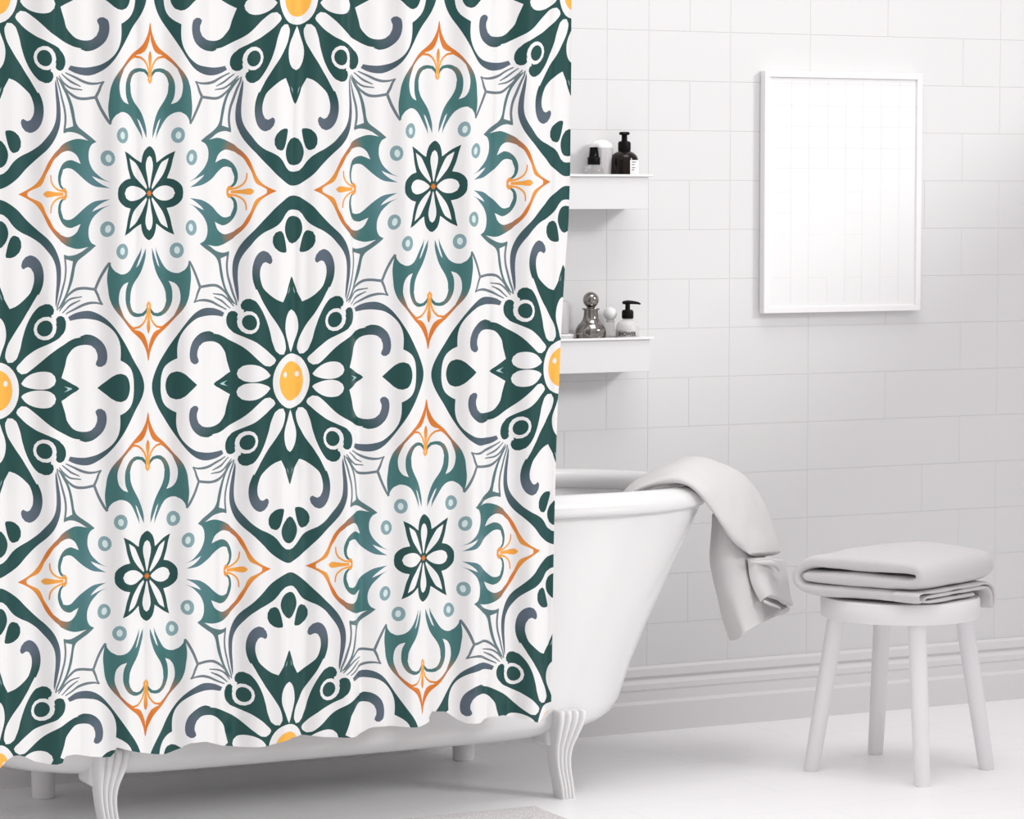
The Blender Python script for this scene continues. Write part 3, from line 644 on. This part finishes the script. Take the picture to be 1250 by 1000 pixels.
# ------------------------------------------------------------------ folded towel on the stool
FO = Vector((4.391, 6.477, 0)); FU = Vector((-.50, .866, 0)).normalized(); FV = Vector((.93, .367, 0)).normalized()
def fp(u, v, z): p = FO+FU*u+FV*v; return (p.x, p.y, z)
def wrap(bm, path, v0, v1, sub=5):
    strip(bm, [(fp(u, v0, z), fp(u, v1, z+dz), h) for u, z, h, dz in path], sub, 40, 10)
bm = bmesh.new()
wrap(bm, [(.331, .513, .013, 0), (.318, .513, .0180, 0), (.20, .513, .0190, 0), (.08, .512, .0188, 0), (.032, .512, .0182, .003), (.008, .520, .0175, .004), (.004, .534, .0170, .006), (.012, .547, .0180, .008), (.04, .5515, .0190, .010),
          (.15, .5535, .0200, .012), (.26, .5535, .0200, .006), (.315, .549, .0190, .004), (.345, .533, .0165, 0), (.354, .512, .0155, 0), (.345, .490, .0155, 0), (.31, .480, .0165, 0), (.20, .4785, .0172, 0), (.10, .4785, .0170, 0), (.055, .4785, .015, 0)], 0, .335)
def fold(bm, path, u0, u1, h):
    strip(bm, [(fp(u0, v, z), fp(u1, v, z), h) for v, z in path], 6, 16, 5)
fold(bm, [(.006, .466), (-.002, .477), (.008, .4895), (.10, .4905), (.22, .491), (.30, .4905), (.328, .481), (.339, .462), (.341, .440), (.337, .428), (.331, .428), (.328, .440), (.326, .458), (.316, .473), (.29, .480), (.16, .4800), (.05, .479), (.024, .475), (.028, .4682), (.06, .4665), (.15, .4665), (.25, .4665)], -.004, .075, .0042)
ft = obj('folded_towel', bm, M['towel2'], angle=75)
soft = bpy.data.textures.new('soft_cloth', 'CLOUDS'); soft.noise_scale = .11; soft.noise_depth = 1
def ruffle(o, k):
    d = o.modifiers.new('ruffle', 'DISPLACE'); d.texture = soft; d.texture_coords = 'LOCAL'; d.strength = k; d.mid_level = .5
sd = ft.modifiers.new('soft', 'SUBSURF'); sd.levels = 1; sd.render_levels = 2
ruffle(ft, .010); ruffle(tw, .012)
ft.location.z = .004; tw.location = (.004, -.003, .007)
tag(ft, 'thick grey towel folded in layers on the seat of the white stool', 'towel', None)

# ------------------------------------------------------------------ light
w = bpy.data.worlds.new('World'); SC.world = w; w.use_nodes = True
nt = w.node_tree; bg = nt.nodes['Background']
# overcast studio sky: strong from the front left and above, weak from the right
tc = nt.nodes.new('ShaderNodeTexCoord'); dp = nt.nodes.new('ShaderNodeVectorMath'); dp.operation = 'DOT_PRODUCT'
dp.inputs[1].default_value = Vector((-.36, -.42, .80)).normalized()
ma = nt.nodes.new('ShaderNodeMath'); ma.operation = 'MULTIPLY_ADD'; ma.inputs[1].default_value = .62; ma.inputs[2].default_value = .34
nt.links.new(tc.outputs['Generated'], dp.inputs[0]); nt.links.new(dp.outputs['Value'], ma.inputs[0])
nt.links.new(ma.outputs['Value'], bg.inputs['Strength']); bg.inputs['Color'].default_value = (1., .957, .972, 1)
sun = bpy.data.lights.new('sun', 'SUN'); sun.energy = 1.25; sun.angle = math.radians(14); sun.color = (1., 1., .985)
so = bpy.data.objects.new('sun', sun); COL.objects.link(so)
so.rotation_euler = Vector((-.72, 1, -.52)).to_track_quat('-Z', 'Y').to_euler()
cl = bpy.data.lights.new('overhead_fill', 'AREA'); cl.shape = 'RECTANGLE'; cl.size = 2.; cl.size_y = 2.; cl.energy = 58; cl.color = (1., .985, .98)  # unseen fill lamp overhead, added to brighten the floor
lo_ = bpy.data.objects.new('overhead_fill', cl); COL.objects.link(lo_); lo_.location = (4.0, 5.7, 4.6)
# ------------------------------------------------------------------ camera
yaw = math.radians(26.6028); pitch = math.radians(3.9752)
cam = bpy.data.cameras.new('camera'); cam.sensor_fit = 'HORIZONTAL'; cam.sensor_width = 36
cam.lens = 3784.62/1250*36; cam.clip_end = 60
co = bpy.data.objects.new('camera', cam); COL.objects.link(co); co.location = (0, 0, 1.5)
co.rotation_euler = (PI/2-pitch, 0, -yaw)
SC.camera = co
SC.view_settings.view_transform = 'Standard'; SC.view_settings.look = 'None'
SC.view_settings.exposure = 0.02; SC.view_settings.gamma = 1; SC.view_settings.use_curve_mapping = False
